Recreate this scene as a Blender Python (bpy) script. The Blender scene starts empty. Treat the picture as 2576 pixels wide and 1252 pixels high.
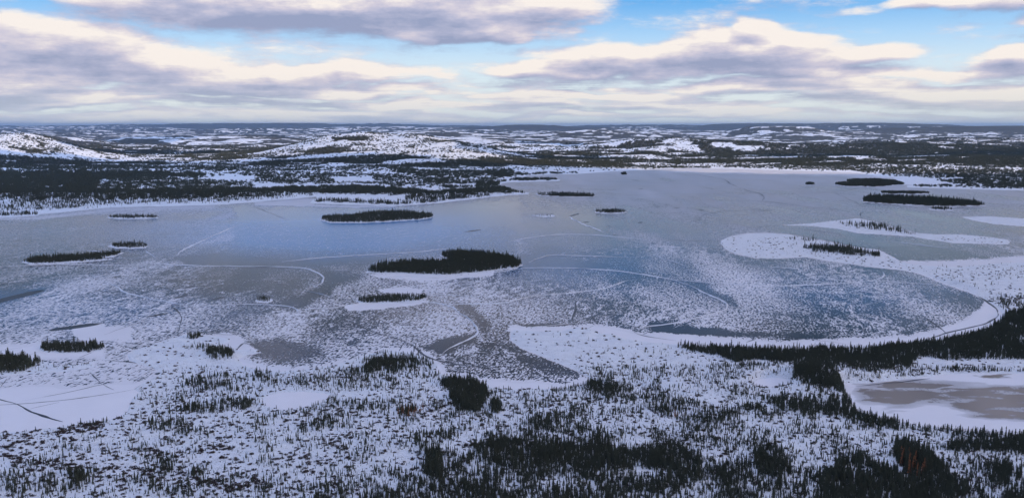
import bpy, math, random
import numpy as np
from mathutils import Vector
random.seed(7); RNG = np.random.default_rng(11)
R = math.radians
S = bpy.context.scene
C = S.collection
# ------------------------------------------------------------------ camera
H = 200.0                      # flying height above the lake, metres
F = 2231.0                     # focal length in units of a 2576 wide frame
CX, CY, HZ = 1288.0, 626.0, 317.0
PITCH = math.atan((CY-HZ)/F)
cam_d = bpy.data.cameras.new('camera'); cam = bpy.data.objects.new('camera', cam_d); C.objects.link(cam)
cam.location = (0, 0, H); cam.rotation_euler = (math.pi/2-PITCH, 0, 0)
cam_d.sensor_width = 36; cam_d.lens = 36*F/2576; cam_d.clip_start = 1; cam_d.clip_end = 400000
S.camera = cam
S.view_settings.view_transform = 'Standard'; S.view_settings.look = 'None'
S.view_settings.exposure = 0.12; S.view_settings.gamma = 1.0; S.view_settings.use_curve_mapping = False
# ------------------------------------------------------------------ sun
SUN_EL, SUN_AZ = 24.0, 110.0   # azimuth clockwise from the view direction
sd_ = bpy.data.lights.new('sun', 'SUN'); sun = bpy.data.objects.new('sun', sd_); C.objects.link(sun)
sd_.energy = 3.3; sd_.angle = R(0.5); sd_.color = (1.0, 0.72, 0.38)
tosun = Vector((math.sin(R(SUN_AZ))*math.cos(R(SUN_EL)), math.cos(R(SUN_AZ))*math.cos(R(SUN_EL)), math.sin(R(SUN_EL))))
sun.rotation_euler = (-tosun).to_track_quat('-Z', 'Y').to_euler()
sun.location = (0, 0, 500)

# ------------------------------------------------------------------ node helper
class NT:
    def __init__(s, tree): s.t = tree; s.n = tree.nodes; s.l = tree.links
    def put(s, sock, v):
        if v is None: return
        if isinstance(v, bpy.types.NodeSocket): s.l.new(v, sock)
        elif isinstance(v, (tuple, list)):
            d = len(sock.default_value); v = tuple(v)+(1.0,)*(d-len(v)); sock.default_value = v[:d]
        else:
            try: sock.default_value = v
            except TypeError: sock.default_value = (v,)*len(sock.default_value)
    def m(s, op, a, b=None, c=None, clamp=False):
        n = s.n.new('ShaderNodeMath'); n.operation = op; n.use_clamp = clamp
        for i, v in enumerate((a, b, c)): s.put(n.inputs[i], v)
        return n.outputs[0]
    def v(s, op, a, b=None):
        n = s.n.new('ShaderNodeVectorMath'); n.operation = op
        s.put(n.inputs[0], a); s.put(n.inputs[1], b)
        return n.outputs['Value'] if op in ('DOT_PRODUCT', 'LENGTH', 'DISTANCE') else n.outputs[0]
    def xyz(s, x, y, z=0.0):
        n = s.n.new('ShaderNodeCombineXYZ'); s.put(n.inputs[0], x); s.put(n.inputs[1], y); s.put(n.inputs[2], z); return n.outputs[0]
    def sep(s, v):
        n = s.n.new('ShaderNodeSeparateXYZ'); s.l.new(v, n.inputs[0]); return n.outputs
    def noise(s, vec, scale=1.0, detail=2.0, rough=0.5, dist=0.0, color=False):
        n = s.n.new('ShaderNodeTexNoise'); s.put(n.inputs['Vector'], vec)
        n.inputs['Scale'].default_value = scale; n.inputs['Detail'].default_value = detail
        n.inputs['Roughness'].default_value = rough; n.inputs['Distortion'].default_value = dist
        return n.outputs['Color' if color else 'Fac']
    def mr(s, v, a, b, c=0.0, d=1.0, smooth=True):
        n = s.n.new('ShaderNodeMapRange'); n.interpolation_type = 'SMOOTHSTEP' if smooth else 'LINEAR'
        for i, q in enumerate((v, a, b, c, d)): s.put(n.inputs[i], q)
        return n.outputs[0]
    def mix(s, f, a, b):
        n = s.n.new('ShaderNodeMix'); n.data_type = 'RGBA'
        s.put(n.inputs[0], f); s.put(n.inputs[6], a); s.put(n.inputs[7], b); return n.outputs[2]
    def attr(s, name):
        n = s.n.new('ShaderNodeAttribute'); n.attribute_name = name; return n.outputs['Fac']

def ray(px, py):
    xc = (px-CX)/F; yc = (CY-py)/F
    return xc, math.cos(PITCH)+yc*math.sin(PITCH), -math.sin(PITCH)+yc*math.cos(PITCH)
def lin(r, g, b):
    f = lambda c: (c/255/12.92) if c/255 <= .04045 else ((c/255+.055)/1.055)**2.4
    return (f(r), f(g), f(b))

# ------------------------------------------------------------------ world: sky and far clouds
W = bpy.data.worlds.new('World'); S.world = W; W.use_nodes = True
T = NT(W.node_tree); T.n.clear()
BLOBS = [  # cloud masses by bearing and elevation: px, py, rx, ry, weight
 (860, 15, 660, 78, 1.25), (1180, 70, 270, 46, 1.25), (560, 20, 300, 50, .9), (1360, 20, 170, 48, .8),
 (90, 120, 330, 66, 1.0), (400, 150, 260, 38, .8), (0, 185, 280, 36, .9), (560, 195, 330, 26, .8), (330, 225, 330, 17, .7),
 (760, 188, 330, 30, .85), (930, 195, 230, 17, .7), (760, 226, 430, 19, .9), (560, 252, 300, 12, .6), (1050, 262, 330, 13, .6), (110, 245, 260, 14, .7),
 (1850, 132, 330, 56, 1.25), (1865, 76, 90, 34, .85), (1560, 150, 260, 40, .9), (1985, 95, 120, 26, .7), (2190, 128, 150, 25, .9), (1480, 178, 300, 24, .9), (1640, 132, 200, 30, .8),
 (1780, 180, 420, 22, .85), (1480, 232, 340, 13, .8), (1950, 215, 380, 16, .7), (2330, 215, 300, 17, .75), (2400, 238, 330, 14, .7), (1850, 258, 420, 12, .6),
 (2440, 4, 240, 27, .9), (2560, 62, 90, 26, .7), (2570, 150, 120, 24, .9), (2430, 178, 200, 13, .7),
 (1300, 290, 1900, 9, .5), (250, 185, 560, 70, .25), (1950, 235, 900, 40, .22), (1250, 20, 260, 50, .8), (700, 60, 500, 40, .5), (1000, 80, 330, 24, .7),
]
def cloud_group():
    g = bpy.data.node_groups.new('cloud_field', 'ShaderNodeTree')
    g.interface.new_socket('P', in_out='INPUT', socket_type='NodeSocketVector')
    g.interface.new_socket('D', in_out='OUTPUT', socket_type='NodeSocketFloat')
    t = NT(g); gi = t.n.new('NodeGroupInput'); go = t.n.new('NodeGroupOutput')
    P = gi.outputs[0]
    Ps = t.v('MULTIPLY', P, (1.0, 2.6, 1.0))
    w = t.noise(Ps, 0.0055, 3.0, 0.55, 0.0, True)
    w = t.v('MULTIPLY', t.v('SUBTRACT', w, (.5, .5, .5)), (210, 52, 0))
    Q = t.v('ADD', P, w)
    acc = None
    for (px, py, rx, ry, wt) in BLOBS:
        x, y, z = ray(px, py); az = math.atan2(x, y)*1000; el = math.atan2(z, math.hypot(x, y))*1000
        k = 1000/F
        d = t.v('MULTIPLY', t.v('SUBTRACT', Q, (az, el, 0)), (1/(rx*k), 1/(ry*k), 0))
        d2 = t.v('DOT_PRODUCT', d, d)
        e = t.m('MULTIPLY', t.m('SUBTRACT', 1.0, t.m('MINIMUM', t.m('POWER', d2, 0.8), 1.6)), wt)
        acc = e if acc is None else t.m('SMOOTH_MAX', acc, e, .25)
    # broken cloud overhead and all around, on a level sheet
    el = t.sep(P)[1]
    hi = t.mr(el, 165, 300)
    n2 = t.noise(t.v('MULTIPLY', P, (.0035, .007, 1)), 1.0, 4.0, .55)
    hicl = t.m('MULTIPLY', t.m('SUBTRACT', n2, .53), 5.0)
    acc = t.m('ADD', t.m('MULTIPLY', acc, t.m('SUBTRACT', 1.0, hi)), t.m('MULTIPLY', hicl, hi))
    n = t.noise(Ps, 0.016, 8.0, .70)
    n3 = t.noise(t.v('MULTIPLY', P, (1.0, 5.0, 1.0)), 0.006, 6.0, .62)
    acc = t.m('ADD', acc, t.m('MULTIPLY', t.m('SUBTRACT', n, .5), 1.05))
    acc = t.m('ADD', acc, t.m('MULTIPLY', t.m('SUBTRACT', n3, .5), 1.5))
    n4 = t.noise(t.v('MULTIPLY', P, (1.0, 13.0, 1.0)), 0.0042, 5.0, .6)   # thin layers low over the horizon
    acc = t.m('ADD', acc, t.m('MULTIPLY', t.m('SUBTRACT', n4, .44), t.mr(el, 75., 30., 0., 2.6)))
    t.l.new(acc, go.inputs[0]); return g
CG = cloud_group()
def cg(vec):
    n = T.n.new('ShaderNodeGroup'); n.node_tree = CG; T.l.new(vec, n.inputs[0]); return n.outputs[0]
tc = T.n.new('ShaderNodeTexCoord'); dx, dy, dz = T.sep(tc.outputs['Generated'])
az = T.m('MULTIPLY', T.m('ARCTAN2', dx, dy), 1000.0)
el = T.m('MULTIPLY', T.m('ARCSINE', dz), 1000.0)
P = T.xyz(az, el, 0.0)
d0 = cg(P); d1 = cg(T.v('ADD', P, (9.0, 13.0, 0)))
sky = T.n.new('ShaderNodeTexSky'); sky.sky_type = 'NISHITA'; sky.sun_disc = False
sky.sun_elevation = R(SUN_EL); sky.sun_rotation = R(SUN_AZ); sky.altitude = 200
sky.air_density = 1.0; sky.dust_density = 0.4; sky.ozone_density = 2.0
rp = T.n.new('ShaderNodeValToRGB'); T.l.new(T.m('DIVIDE', el, 400.0), rp.inputs[0])
cr = rp.color_ramp
for p, c in ((0.0, (226, 234, 236)), (.06, (230, 238, 240)), (.16, (214, 234, 248)), (.24, (172, 213, 250)), (.33, (102, 176, 240)), (.5, (84, 158, 224)), (1.0, (100, 144, 206))):
    e = cr.elements[0] if p == 0 else (cr.elements[1] if p == 1.0 else cr.elements.new(p))
    if p == 1.0: e = cr.elements[-1]
    e.position = p; e.color = lin(*c)+(1,)
# Nishita scaled in, the clear-sky ramp carries the photographed saturation
SKYK = 0.10
clear = T.mix(0.88, T.v('MULTIPLY', sky.outputs[0], (SKYK, SKYK, SKYK)), rp.outputs[0])
mask = T.mr(d0, -0.18, 0.42)
thick = T.mr(d0, 0.25, 1.3)
lit = T.m('ADD', T.m('MULTIPLY', T.m('SUBTRACT', d0, d1), 1.15), .50)
lit = T.m('SUBTRACT', lit, T.m('MULTIPLY', T.m('SUBTRACT', thick, .32), .44))
lit = T.m('ADD', lit, T.m('MULTIPLY', T.m('SUBTRACT', T.noise(T.v('MULTIPLY', P, (1., 2.4, 1.)), .009, 3., .6), .5), .9), clamp=True)
rc = T.n.new('ShaderNodeValToRGB'); T.l.new(lit, rc.inputs[0])
for p, c in ((0.0, (150, 158, 188)), (.35, (180, 181, 205)), (.62, (208, 201, 214)), (1.0, (247, 237, 229))):
    e = rc.color_ramp.elements[0] if p == 0 else (rc.color_ramp.elements[-1] if p == 1.0 else rc.color_ramp.elements.new(p))
    e.position = p; e.color = lin(*c)+(1,)
# far clouds pale towards the horizon through the air
ccol = T.mix(T.mr(el, 60.0, 0.0, 0.0, .5), rc.outputs[0], lin(214, 222, 226)+(1,))
warm = T.mr(az, 150., 700., 0., .35)
ccol = T.mix(T.m('MULTIPLY', warm, T.mr(el, 60., 5.)), ccol, lin(226, 222, 204)+(1,))
col = T.mix(T.m('MULTIPLY', mask, T.mr(el, 0., 25., .75, .96)), clear, ccol)
bg = T.n.new('ShaderNodeBackground'); T.l.new(col, bg.inputs[0]); T.l.new(T.m('MULTIPLY', T.mr(el, 132., 195., 1.0, .24), T.mr(el, 360., 800., 1.0, 9.8)), bg.inputs[1])   # sky above the frame dimmed for ice reflections, boosted higher up to lift ambient
wo = T.n.new('ShaderNodeOutputWorld'); T.l.new(bg.outputs[0], wo.inputs[0])

# ------------------------------------------------------------------ numpy tools
def hash2(i, j, s):
    n = (i.astype(np.int64)*374761393 + j.astype(np.int64)*668265263 + s*1442695041) & 0xffffffff
    n = ((n ^ (n >> 13))*1274126177) & 0xffffffff
    n = (n ^ (n >> 16)) & 0xffffffff
    return n.astype(np.float64)/4294967295.0
def vnoise(x, y, s=0):
    i = np.floor(x); j = np.floor(y); fx = x-i; fy = y-j
    fx = fx*fx*(3-2*fx); fy = fy*fy*(3-2*fy)
    a = hash2(i, j, s); b = hash2(i+1, j, s); c = hash2(i, j+1, s); d = hash2(i+1, j+1, s)
    return (a*(1-fx)+b*fx)*(1-fy)+(c*(1-fx)+d*fx)*fy
def fbm(x, y, o=4, s=0):
    r = np.zeros_like(x, dtype=np.float64); a = .5; t = 0
    for k in range(o):
        r += a*vnoise(x*2**k*1.03+17.3*k, y*2**k*1.03-9.1*k, s+k); t += a; a *= .5
    return r/t
def sstep(a, b, x):
    t = np.clip((x-a)/(b-a), 0, 1); return t*t*(3-2*t)
def unproj(px, py):
    xc = (px-CX)/F; yc = (CY-py)/F
    fw = math.cos(PITCH)+yc*math.sin(PITCH); dn = math.sin(PITCH)-yc*math.cos(PITCH)
    return xc/dn*H, fw/dn*H
def proj(x, y, z=0.0):
    h = z-H; cp, sp = math.cos(PITCH), math.sin(PITCH)
    f = y*cp-h*sp; u = y*sp+h*cp
    return CX+F*x/f, CY-F*u/f
def sdpoly(px, py, poly, margin=40):
    """signed distance in frame units, positive inside"""
    P_ = np.array(poly, float); out = np.full(px.shape, -float(margin))
    x0, y0 = P_.min(0)-margin; x1, y1 = P_.max(0)+margin
    sel = (px > x0) & (px < x1) & (py > y0) & (py < y1)
    if not sel.any(): return out
    X = px[sel]; Y = py[sel]; d = np.full(X.shape, 1e18); ins = np.zeros(X.shape, bool)
    n = len(P_)
    for k in range(n):
        ax, ay = P_[k]; bx, by = P_[(k+1) % n]; ex, ey = bx-ax, by-ay
        t = np.clip(((X-ax)*ex+(Y-ay)*ey)/(ex*ex+ey*ey+1e-9), 0, 1)
        d = np.minimum(d, (X-ax-t*ex)**2+(Y-ay-t*ey)**2)
        c = ((ay > Y) != (by > Y))
        if by != ay: ins ^= c & (X < ex*(Y-ay)/(by-ay)+ax)
    d = np.sqrt(d); out[sel] = np.where(ins, d, np.maximum(-d, -margin)); return out

# ------------------------------------------------------------------ survey: shores, islands, stands (frame units)
LAKE = [(-2500,585),(-400,556),(0,547),(60,544),(95,542),(100,538),(180,531),(282,521),(400,518),(539,515),(642,508),(720,501),(796,494),(800,499),(786,503),(778,511),(899,515),(988,518),
 (1104,510),(1188,500),(1284,490),(1330,488),(1330,485),(1300,480),(1270,473),(1256,466),(1262,461),(1284,458),(1350,456.5),(1408,454.5),(1409,452),(1370,449),(1322,446),(1325,442),(1380,439),(1453,437.5),
 (1500,434),(1540,431),(1600,428),(1664,425),(1746,423),(1850,425),(1927,427.5),(2060,431),(2157,435),(2209,444),(2250,447),(2311,449),(2350,455),(2378,463),(2330,465.5),(2281,467),(2283,471),(2340,473),
 (2414,475),(2500,477.5),(2568,479),(2640,481),(3200,492),(5200,505),(5200,640),(3200,640),(2576,659),(2500,663),(2420,670),(2363,669),(2298,665),(2265,658),(2237,643),(2211,630),(2150,622),(2091,609),(2040,600),(1985,590),
 (1930,586),(1880,587),(1840,594),(1815,605),(1813,613),(1823,625),(1850,638),(1900,648),(1950,649),(2029,645),(2091,656),(2183,670),(2260,677),(2301,684),(2340,698),(2378,714),(2440,735),(2478,753),(2509,773),(2522,789),(2514,810),
 (2491,823),(2440,838),(2363,851),(2311,860),(2183,869),(2055,876),(1927,878),(1800,873),(1715,866),(1643,861),(1574,852),(1550,842),(1502,836),(1484,825),(1451,823),(1412,831),(1361,832),(1292,829),(1284,842),(1284,854),(1310,874),
 (1387,905),(1443,928),(1471,942),(1486,954),(1465,968),(1405,978),(1322,977),(1284,979),(1240,972),(1181,957),(1130,948),(1097,935),(1104,918),(1078,900),(1052,890),(1001,882),(968,881),(937,888),(898,901),(850,916),(760,931),
 (700,934),(650,930),(612,918),(600,904),(620,892),(655,885),(645,880),(600,878),(548,872),(560,864),(580,855),(551,846),(513,842),(467,841),(449,848),(415,856),(385,868),(335,882),(320,893),(326,905),(350,915),(385,924),(404,936),
 (403,944),(359,964),(338,979),(352,986),(333,1003),(321,1034),(303,1049),(244,1060),(128,1075),(51,1085),(0,1086),(-400,1105),(-2500,1200)]
POND = [(2119,964),(2183,963),(2260,955),(2363,943),(2440,939),(2576,939),(3000,936),(4800,960),(4800,1180),(3000,1120),(2576,1098),(2440,1085),(2311,1069),(2222,1057),(2170,1041),(2142,1016),(2124,987)]
SMALL = [[(655,1008),(675,994),(715,985),(760,984),(815,988),(835,998),(800,1015),(755,1028),(710,1031),(672,1022)],
 [(1893,960),(1915,951),(1960,949),(1990,956),(1985,968),(1945,975),(1905,971)]]
def lens_(x0, x1, y, h, tilt=0.0, n=14, s=1):
    """low rounded island outline between x0 and x1"""
    r = random.Random(s); pts = []
    for k in range(n):
        a = 2*math.pi*k/n; j = 1+.12*(r.random()-.5)
        u = math.cos(a); v = math.sin(a)
        pts.append(((x0+x1)/2+(x1-x0)/2*(abs(u)**.8)*(1 if u > 0 else -1)*j, y+h*v*j-tilt*u))
    return pts
ISL = [ # outline, tree density, tree height, label
 (lens_(270,396,547,3.4,0,16,2), .95, 9, 'low flat-topped wooded island close to the far left shore'),
 ([(55,659),(70,653),(110,649),(150,646),(200,642),(245,640),(280,636),(312,635),(285,646),(255,649),(285,652),(200,659),(120,663),(75,664)], .95, 9, 'long wooded island at the left, tapering to a snowy right end'),
 ([(272,618),(290,614),(330,613),(360,614),(372,617),(366,623),(330,625),(290,624)], .9, 8, 'small wooded island just behind the long one on the left'),
 ([(804,553),(812,546),(860,543),(890,542),(915,537),(960,533),(1020,533),(1080,539),(1091,543),(1085,548),(1050,553),(985,557),(900,561),(830,560)], .97, 10, 'large wooded island with a waist, nearest the spit on the far shore'),
 (lens_(1347,1499,490.5,4.3,-2,18,3), .97, 10, 'narrow wooded island off the wooded point'),
 (lens_(1498,1577,533,4.4,0,14,4), .97, 9, 'compact oval wooded island alone in mid lake'),
 ([(1338,542),(1360,539),(1390,540),(1397,544),(1370,546)], .35, 6, 'tiny snowy islet with a few spruces'),
 ([(921,684),(935,676),(970,667),(1000,663),(1060,661),(1118,661),(1132,655),(1113,648),(1108,641),(1125,636),(1180,636),(1240,641),(1290,652),(1314,666),(1300,674),(1240,681),(1180,688),(1110,693),(1010,688),(950,687)], .98, 11, 'biggest dark wooded island in the middle of the lake'),
 ([(897,757),(905,751),(940,747),(1000,744),(1050,744),(1072,745),(1074,750),(1050,758),(1000,761),(950,763),(910,763)], .9, 9, 'slim wooded island in front of the biggest one'),
 (lens_(644,684,755,5.5,0,12,5), .85, 7, 'tiny round tree-topped islet left of the slim island'),
 ([(2098,464),(2112,461),(2140,460),(2128,456),(2140,453),(2200,452),(2250,456),(2276,464),(2240,467),(2200,470),(2130,469)], .97, 12, 'wooded island before the sunlit right far shore'),
 (lens_(2026,2047,463,2.3,0,10,6), .9, 10, 'small round wooded islet at the right far end'),
 ([(2168,502),(2180,495),(2230,494),(2330,498),(2420,504),(2470,512),(2479,517),(2400,520),(2300,517),(2200,510),(2172,508)], .97, 13, 'longest dark wooded island at the right'),
 (lens_(2210,2341,485,2.6,-1,16,7), .95, 9, 'thin wooded island strip behind the longest one'),
 (lens_(2338,2398,526,3.4,-1,12,8), .9, 8, 'small wooded islet in front of the longest island'),
 (lens_(1562,1577,438,2.0,0,10,9), .8, 12, 'very small dark islet by the far sandy shore'),
 ([(1963,566),(2040,562),(2100,555),(2157,549),(2200,557),(2230,566),(2311,587),(2360,590),(2414,590),(2500,598),(2542,605),(2536,614),(2460,612),(2400,611),(2340,602),(2293,594),(2157,586),(2106,575),(2037,568)], .0, 6, 'long low snow-covered strip of land with scattered spruces'),
 ([(2419,546),(2450,545),(2480,544),(2530,547),(2576,550),(2750,556),(2750,575),(2576,569),(2500,563),(2450,554)], .0, 5, 'bare snow-covered bar reaching in from the right edge'),
 ([(97,875),(115,867),(150,864),(200,866),(250,868),(264,873),(258,880),(225,886),(160,888),(110,885)], .85, 10, 'near wooded islet in the left cove'),
 ([(-700,885),(-100,893),(0,897),(60,900),(110,909),(150,920),(232,912),(238,922),(160,934),(60,940),(0,944),(-100,948),(-700,960)], .0, 9, 'low wooded bar at the left edge of the near cove'),
]
# stands of spruce: outline, density, tree height in metres, edge softness
STANDS = [
 ([(1150,1160),(1200,1132),(1300,1122),(1500,1124),(1700,1130),(1765,1150),(1795,1165),(1770,1205),(1700,1300),(1180,1300),(1160,1200)], .95, 6.5, 7),
 ([(1180,1126),(1400,1122),(1700,1130),(1760,1150),(1700,1190),(1300,1185),(1200,1160)], 1.9, 7.5, 8),
 ([(1890,1140),(1950,1132),(1985,1160),(2000,1200),(1960,1215),(1910,1200)], 1.5, 7.5, 8),
 ([(2035,1300),(2045,1215),(2100,1165),(2170,1158),(2240,1176),(2280,1205),(2390,1212),(2430,1240),(2330,1300)], 1.4, 8, 10),
 ([(2236,1110),(2270,1100),(2330,1125),(2370,1170),(2400,1215),(2300,1230),(2255,1180)], 1.2, 9, 10),
 ([(2370,1118),(2450,1112),(2640,1105),(2640,1150),(2480,1146),(2385,1138)], 1.6, 7, 8),
 ([(2440,1160),(2640,1150),(2640,1260),(2540,1260),(2480,1200)], .8, 8, 16),
 ([(1700,870),(1800,876),(1927,882),(2055,880),(2183,874),(2311,864),(2440,843),(2505,818),(2528,795),(2580,775),(2800,770),(2800,905),(2480,905),(2400,905),(2310,900),(2290,925),(2200,915),(2060,920),(1990,925),(1900,915),(1850,922),(1800,900),(1740,888)], 1.5, 8, 5),
 ([(1900,900),(2300,895),(2310,925),(2200,935),(2060,935),(1990,935)], .3, 7, 12),
 ([(1988,942),(2040,937),(2090,950),(2122,980),(2080,988),(2010,982)], 1.4, 8, 6),
 ([(1990,985),(2124,990),(2145,1025),(2180,1052),(2230,1066),(2200,1085),(2100,1070),(1990,1065),(1920,1040)], .42, 9, 12),
 ([(2150,1045),(2230,1062),(2310,1074),(2440,1090),(2576,1104),(2700,1110),(2700,1125),(2440,1112),(2250,1100),(2170,1075)], .5, 7, 9),
 ([(1112,960),(1150,952),(1200,955),(1232,975),(1230,1010),(1205,1040),(1160,1040),(1125,1010)], 1.5, 8.5, 9),
 ([(1120,1030),(1230,1030),(1235,1070),(1120,1070)], .6, 6, 12),
 ([(1228,1008),(1262,1008),(1270,1045),(1235,1050)], 1.3, 8, 6),
 ([(885,905),(960,888),(1040,892),(1092,912),(1085,940),(1000,950),(880,940)], .4, 6, 8),
 ([(905,915),(960,900),(1040,902),(1060,920),(1000,938),(920,938)], 1.2, 7.5, 8),
 ([(500,885),(560,880),(590,895),(585,912),(530,912)], 1.1, 8, 7),
 ([(440,880),(520,868),(530,885),(470,900)], .5, 6, 8),
 ([(468,846),(500,844),(512,851),(490,856),(470,854)], 1.1, 7, 3),
 ([(420,950),(520,940),(640,935),(700,950),(690,985),(560,990),(500,975),(430,965)], .42, 7, 12),
 ([(540,960),(680,955),(690,985),(560,985)], .8, 6.5, 10),
 ([(450,1015),(560,1000),(650,1005),(640,1035),(500,1045),(440,1040)], .5, 7.5, 10),
 ([(345,1040),(470,1030),(480,1075),(540,1095),(400,1098),(350,1065)], .4, 7, 10),
 ([(640,1030),(860,1028),(1000,1035),(1060,1045),(1060,1070),(900,1070),(640,1060)], .38, 5.5, 12),
 ([(980,1025),(1050,1018),(1070,1045),(1010,1058)], .9, 7, 8),
 ([(860,1018),(1000,1010),(1050,1030),(980,1048),(880,1042)], .5, 6, 9),
 ([(780,1070),(880,1060),(900,1085),(800,1090)], .9, 5, 10),
 ([(640,1100),(1250,1060),(1250,1160),(1080,1150),(900,1130),(700,1125)], .3, 5, 20),
 ([(1030,1110),(1130,1090),(1160,1140),(1120,1220),(1050,1190)], .6, 7, 16),
 ([(1060,1140),(1110,1140),(1115,1215),(1065,1205)], 1.3, 8.5, 9),
 ([(800,1190),(1150,1200),(1160,1300),(760,1300)], .4, 5.5, 20),
 ([(820,1240),(1120,1235),(1130,1320),(820,1320)], .8, 6, 12),
 ([(1470,955),(1530,945),(1560,985),(1530,1005),(1475,985)], .55, 6.5, 9),
 ([(1570,1010),(1700,1005),(1850,1010),(1990,1020),(1990,1065),(1800,1068),(1620,1055)], .65, 6.5, 12),
 ([(1300,1000),(1400,1010),(1480,1040),(1560,1080),(1470,1110),(1330,1090)], .25, 6, 16),
 ([(1400,1080),(1560,1085),(1620,1120),(1400,1118)], .3, 7, 10),
 ([(1560,950),(1900,965),(2000,1000),(1560,1010)], .2, 4, 14),
 ([(1600,1080),(2200,1090),(2250,1150),(1800,1160),(1620,1120)], .22, 4.5, 18),
 ([(1460,880),(1600,872),(1720,880),(1830,920),(1860,955),(1600,945),(1470,950)], .09, 4.5, 10),
 ([(1700,1160),(2050,1170),(2040,1300),(1700,1300)], .35, 6.5, 18),
 ([(165,1195),(245,1180),(262,1215),(180,1225)], .9, 8, 6),
 ([(350,1170),(420,1165),(500,1180),(520,1200),(430,1210),(360,1195)], .5, 7, 8),
 ([(360,1210),(470,1205),(460,1245),(370,1250)], .6, 7, 9),
 ([(-200,1200),(140,1195),(150,1300),(-200,1300)], .35, 6, 12),
 ([(140,1225),(800,1220),(800,1320),(140,1320)], .2, 5, 16),
 ([(-700,900),(0,899),(60,903),(105,911),(60,935),(0,940),(-700,950)], 1.0, 9, 3),
 ([(105,912),(232,914),(225,922),(120,930)], .18, 8, 3),
 # right snow points
 ([(1985,598),(2060,602),(2110,612),(2120,618),(2020,612),(1965,604)], .25, 8, 4),
 ([(2015,625),(2080,622),(2150,630),(2215,640),(2210,647),(2120,645),(2040,636)], 1.0, 9, 3),
 ([(2100,560),(2200,562),(2240,572),(2306,590),(2290,593),(2200,580),(2130,572)], .35, 9, 3),
 ([(1840,600),(2200,640),(2300,670),(2300,680),(2100,655),(1850,630)], .03, 6, 5),
 ([(2300,672),(2640,660),(2640,760),(2500,760),(2400,715)], .045, 4, 8),
 ([(2490,752),(2640,750),(2640,775),(2530,785)], .5, 6, 8),
 ([(1300,840),(1480,832),(1560,860),(1500,930),(1400,890)], .018, 5, 8),
 # far left country
 ([(-600,432),(100,431),(300,430),(480,436),(560,446),(440,452),(250,455),(230,505),(0,508),(-600,512)], .9, 10, 5),
 ([(230,480),(450,478),(650,476),(760,470),(900,469),(1030,478),(1100,486),(1000,492),(800,490),(640,498),(400,504),(230,505)], 1.0, 10, 4),
 ([(-600,495),(200,500),(640,494),(760,492),(700,500),(540,511),(280,517),(100,531),(-600,545)], .5, 9, 5),
 ([(786,504),(850,501),(980,508),(1020,512),(1000,516),(900,512),(790,509)], 1.0, 8, 2),
 ([(1000,506),(1030,488),(1120,480),(1230,474),(1262,470),(1300,482),(1330,486),(1284,488),(1188,497),(1104,507),(1020,516)], 1.0, 9, 3),
 ([(1100,458),(1240,460),(1262,456),(1300,450),(1400,450),(1408,453),(1350,455),(1284,456),(1258,460),(1250,470),(1120,476)], .85, 9, 3),
 ([(1240,438),(1450,434),(1453,437),(1380,437),(1310,443),(1240,450)], .8, 8, 3),
 ([(560,432),(820,436),(1000,440),(1240,445),(1250,470),(1000,470),(820,466),(640,462)], .55, 7, 8),
 ([(970,424),(1290,428),(1290,444),(1100,446),(975,434)], .65, 8, 4),
 ([(280,450),(470,452),(640,460),(640,478),(230,480)], .45, 8, 6),
 ([(-300,535),(95,537),(92,543),(-300,549)], .9, 9, 2),
 ([(60,418),(560,418),(900,424),(980,432),(640,434),(60,434)], .6, 7, 6),
 # right far shore
 ([(1750,417),(2000,414),(2576,428),(2900,432),(2900,474),(2576,476),(2420,472),(2385,462),(2340,447),(2250,442),(2209,440),(2150,431),(1927,424)], .55, 7, 4),
 ([(2380,446),(2576,444),(2900,448),(2900,476),(2450,473),(2390,464)], .5, 7, 3),
 ([(2283,468),(2375,466),(2420,471),(2340,472)], .8, 7, 2),
 ([(1284,412),(1700,418),(1700,422),(1500,421),(1284,418)], .7, 6, 3),
]
BARE = [ # open frozen flats inside the woods
 ([(796,494),(900,493),(1027,497),(1010,505),(900,502),(800,499)], 2),
 ([(513,446),(640,443),(642,455),(560,456)], 3), ([(821,446),(937,445),(940,458),(850,461)], 4),
 ([(1110,463),(1200,464),(1195,471),(1120,470)], 3), ([(1050,424),(1225,428),(1225,431),(1050,428)], 2),
 ([(2250,447),(2311,449),(2350,455),(2378,463),(2330,465.5),(2270,464)], 2),
 ([(640,466),(900,464),(1000,466),(900,469),(700,471)], 2),
 ([(1660,960),(1700,955),(1712,975),(1665,978)], 5), ([(1755,1000),(1800,995),(1805,1015),(1760,1017)], 5),
 ([(840,985),(960,990),(940,1010),(850,1010)], 8), ([(2330,450),(2420,448),(2420,453),(2340,455)], 2),
]
SHRUBS = [ ([(-200,1115),(70,1112),(90,1165),(-200,1180)], 1.0, 8), ([(100,1100),(140,1080),(250,1064),(240,1100),(180,1120)], .9, 8),
 ([(290,1130),(380,1128),(480,1118),(660,1130),(660,1142),(380,1148)], .6, 4), ([(-100,1175),(120,1165),(330,1165),(500,1180),(420,1215),(-100,1210)], .5, 10),
 ([(440,1190),(640,1185),(680,1220),(560,1240),(450,1225)], .8, 10), ([(640,1125),(880,1125),(880,1240),(640,1235)], .22, 14),
 ([(1160,1125),(1300,1112),(1400,1118),(1300,1128),(1180,1140)], .8, 3), ([(60,1090),(700,1090),(700,1320),(-200,1320),(-200,1100)], .14, 20),
 ([(1790,1140),(1850,1140),(1850,1155),(1800,1160)], .6, 5), ([(2420,760),(2640,740),(2640,765),(2520,775)], .5, 5)]

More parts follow.
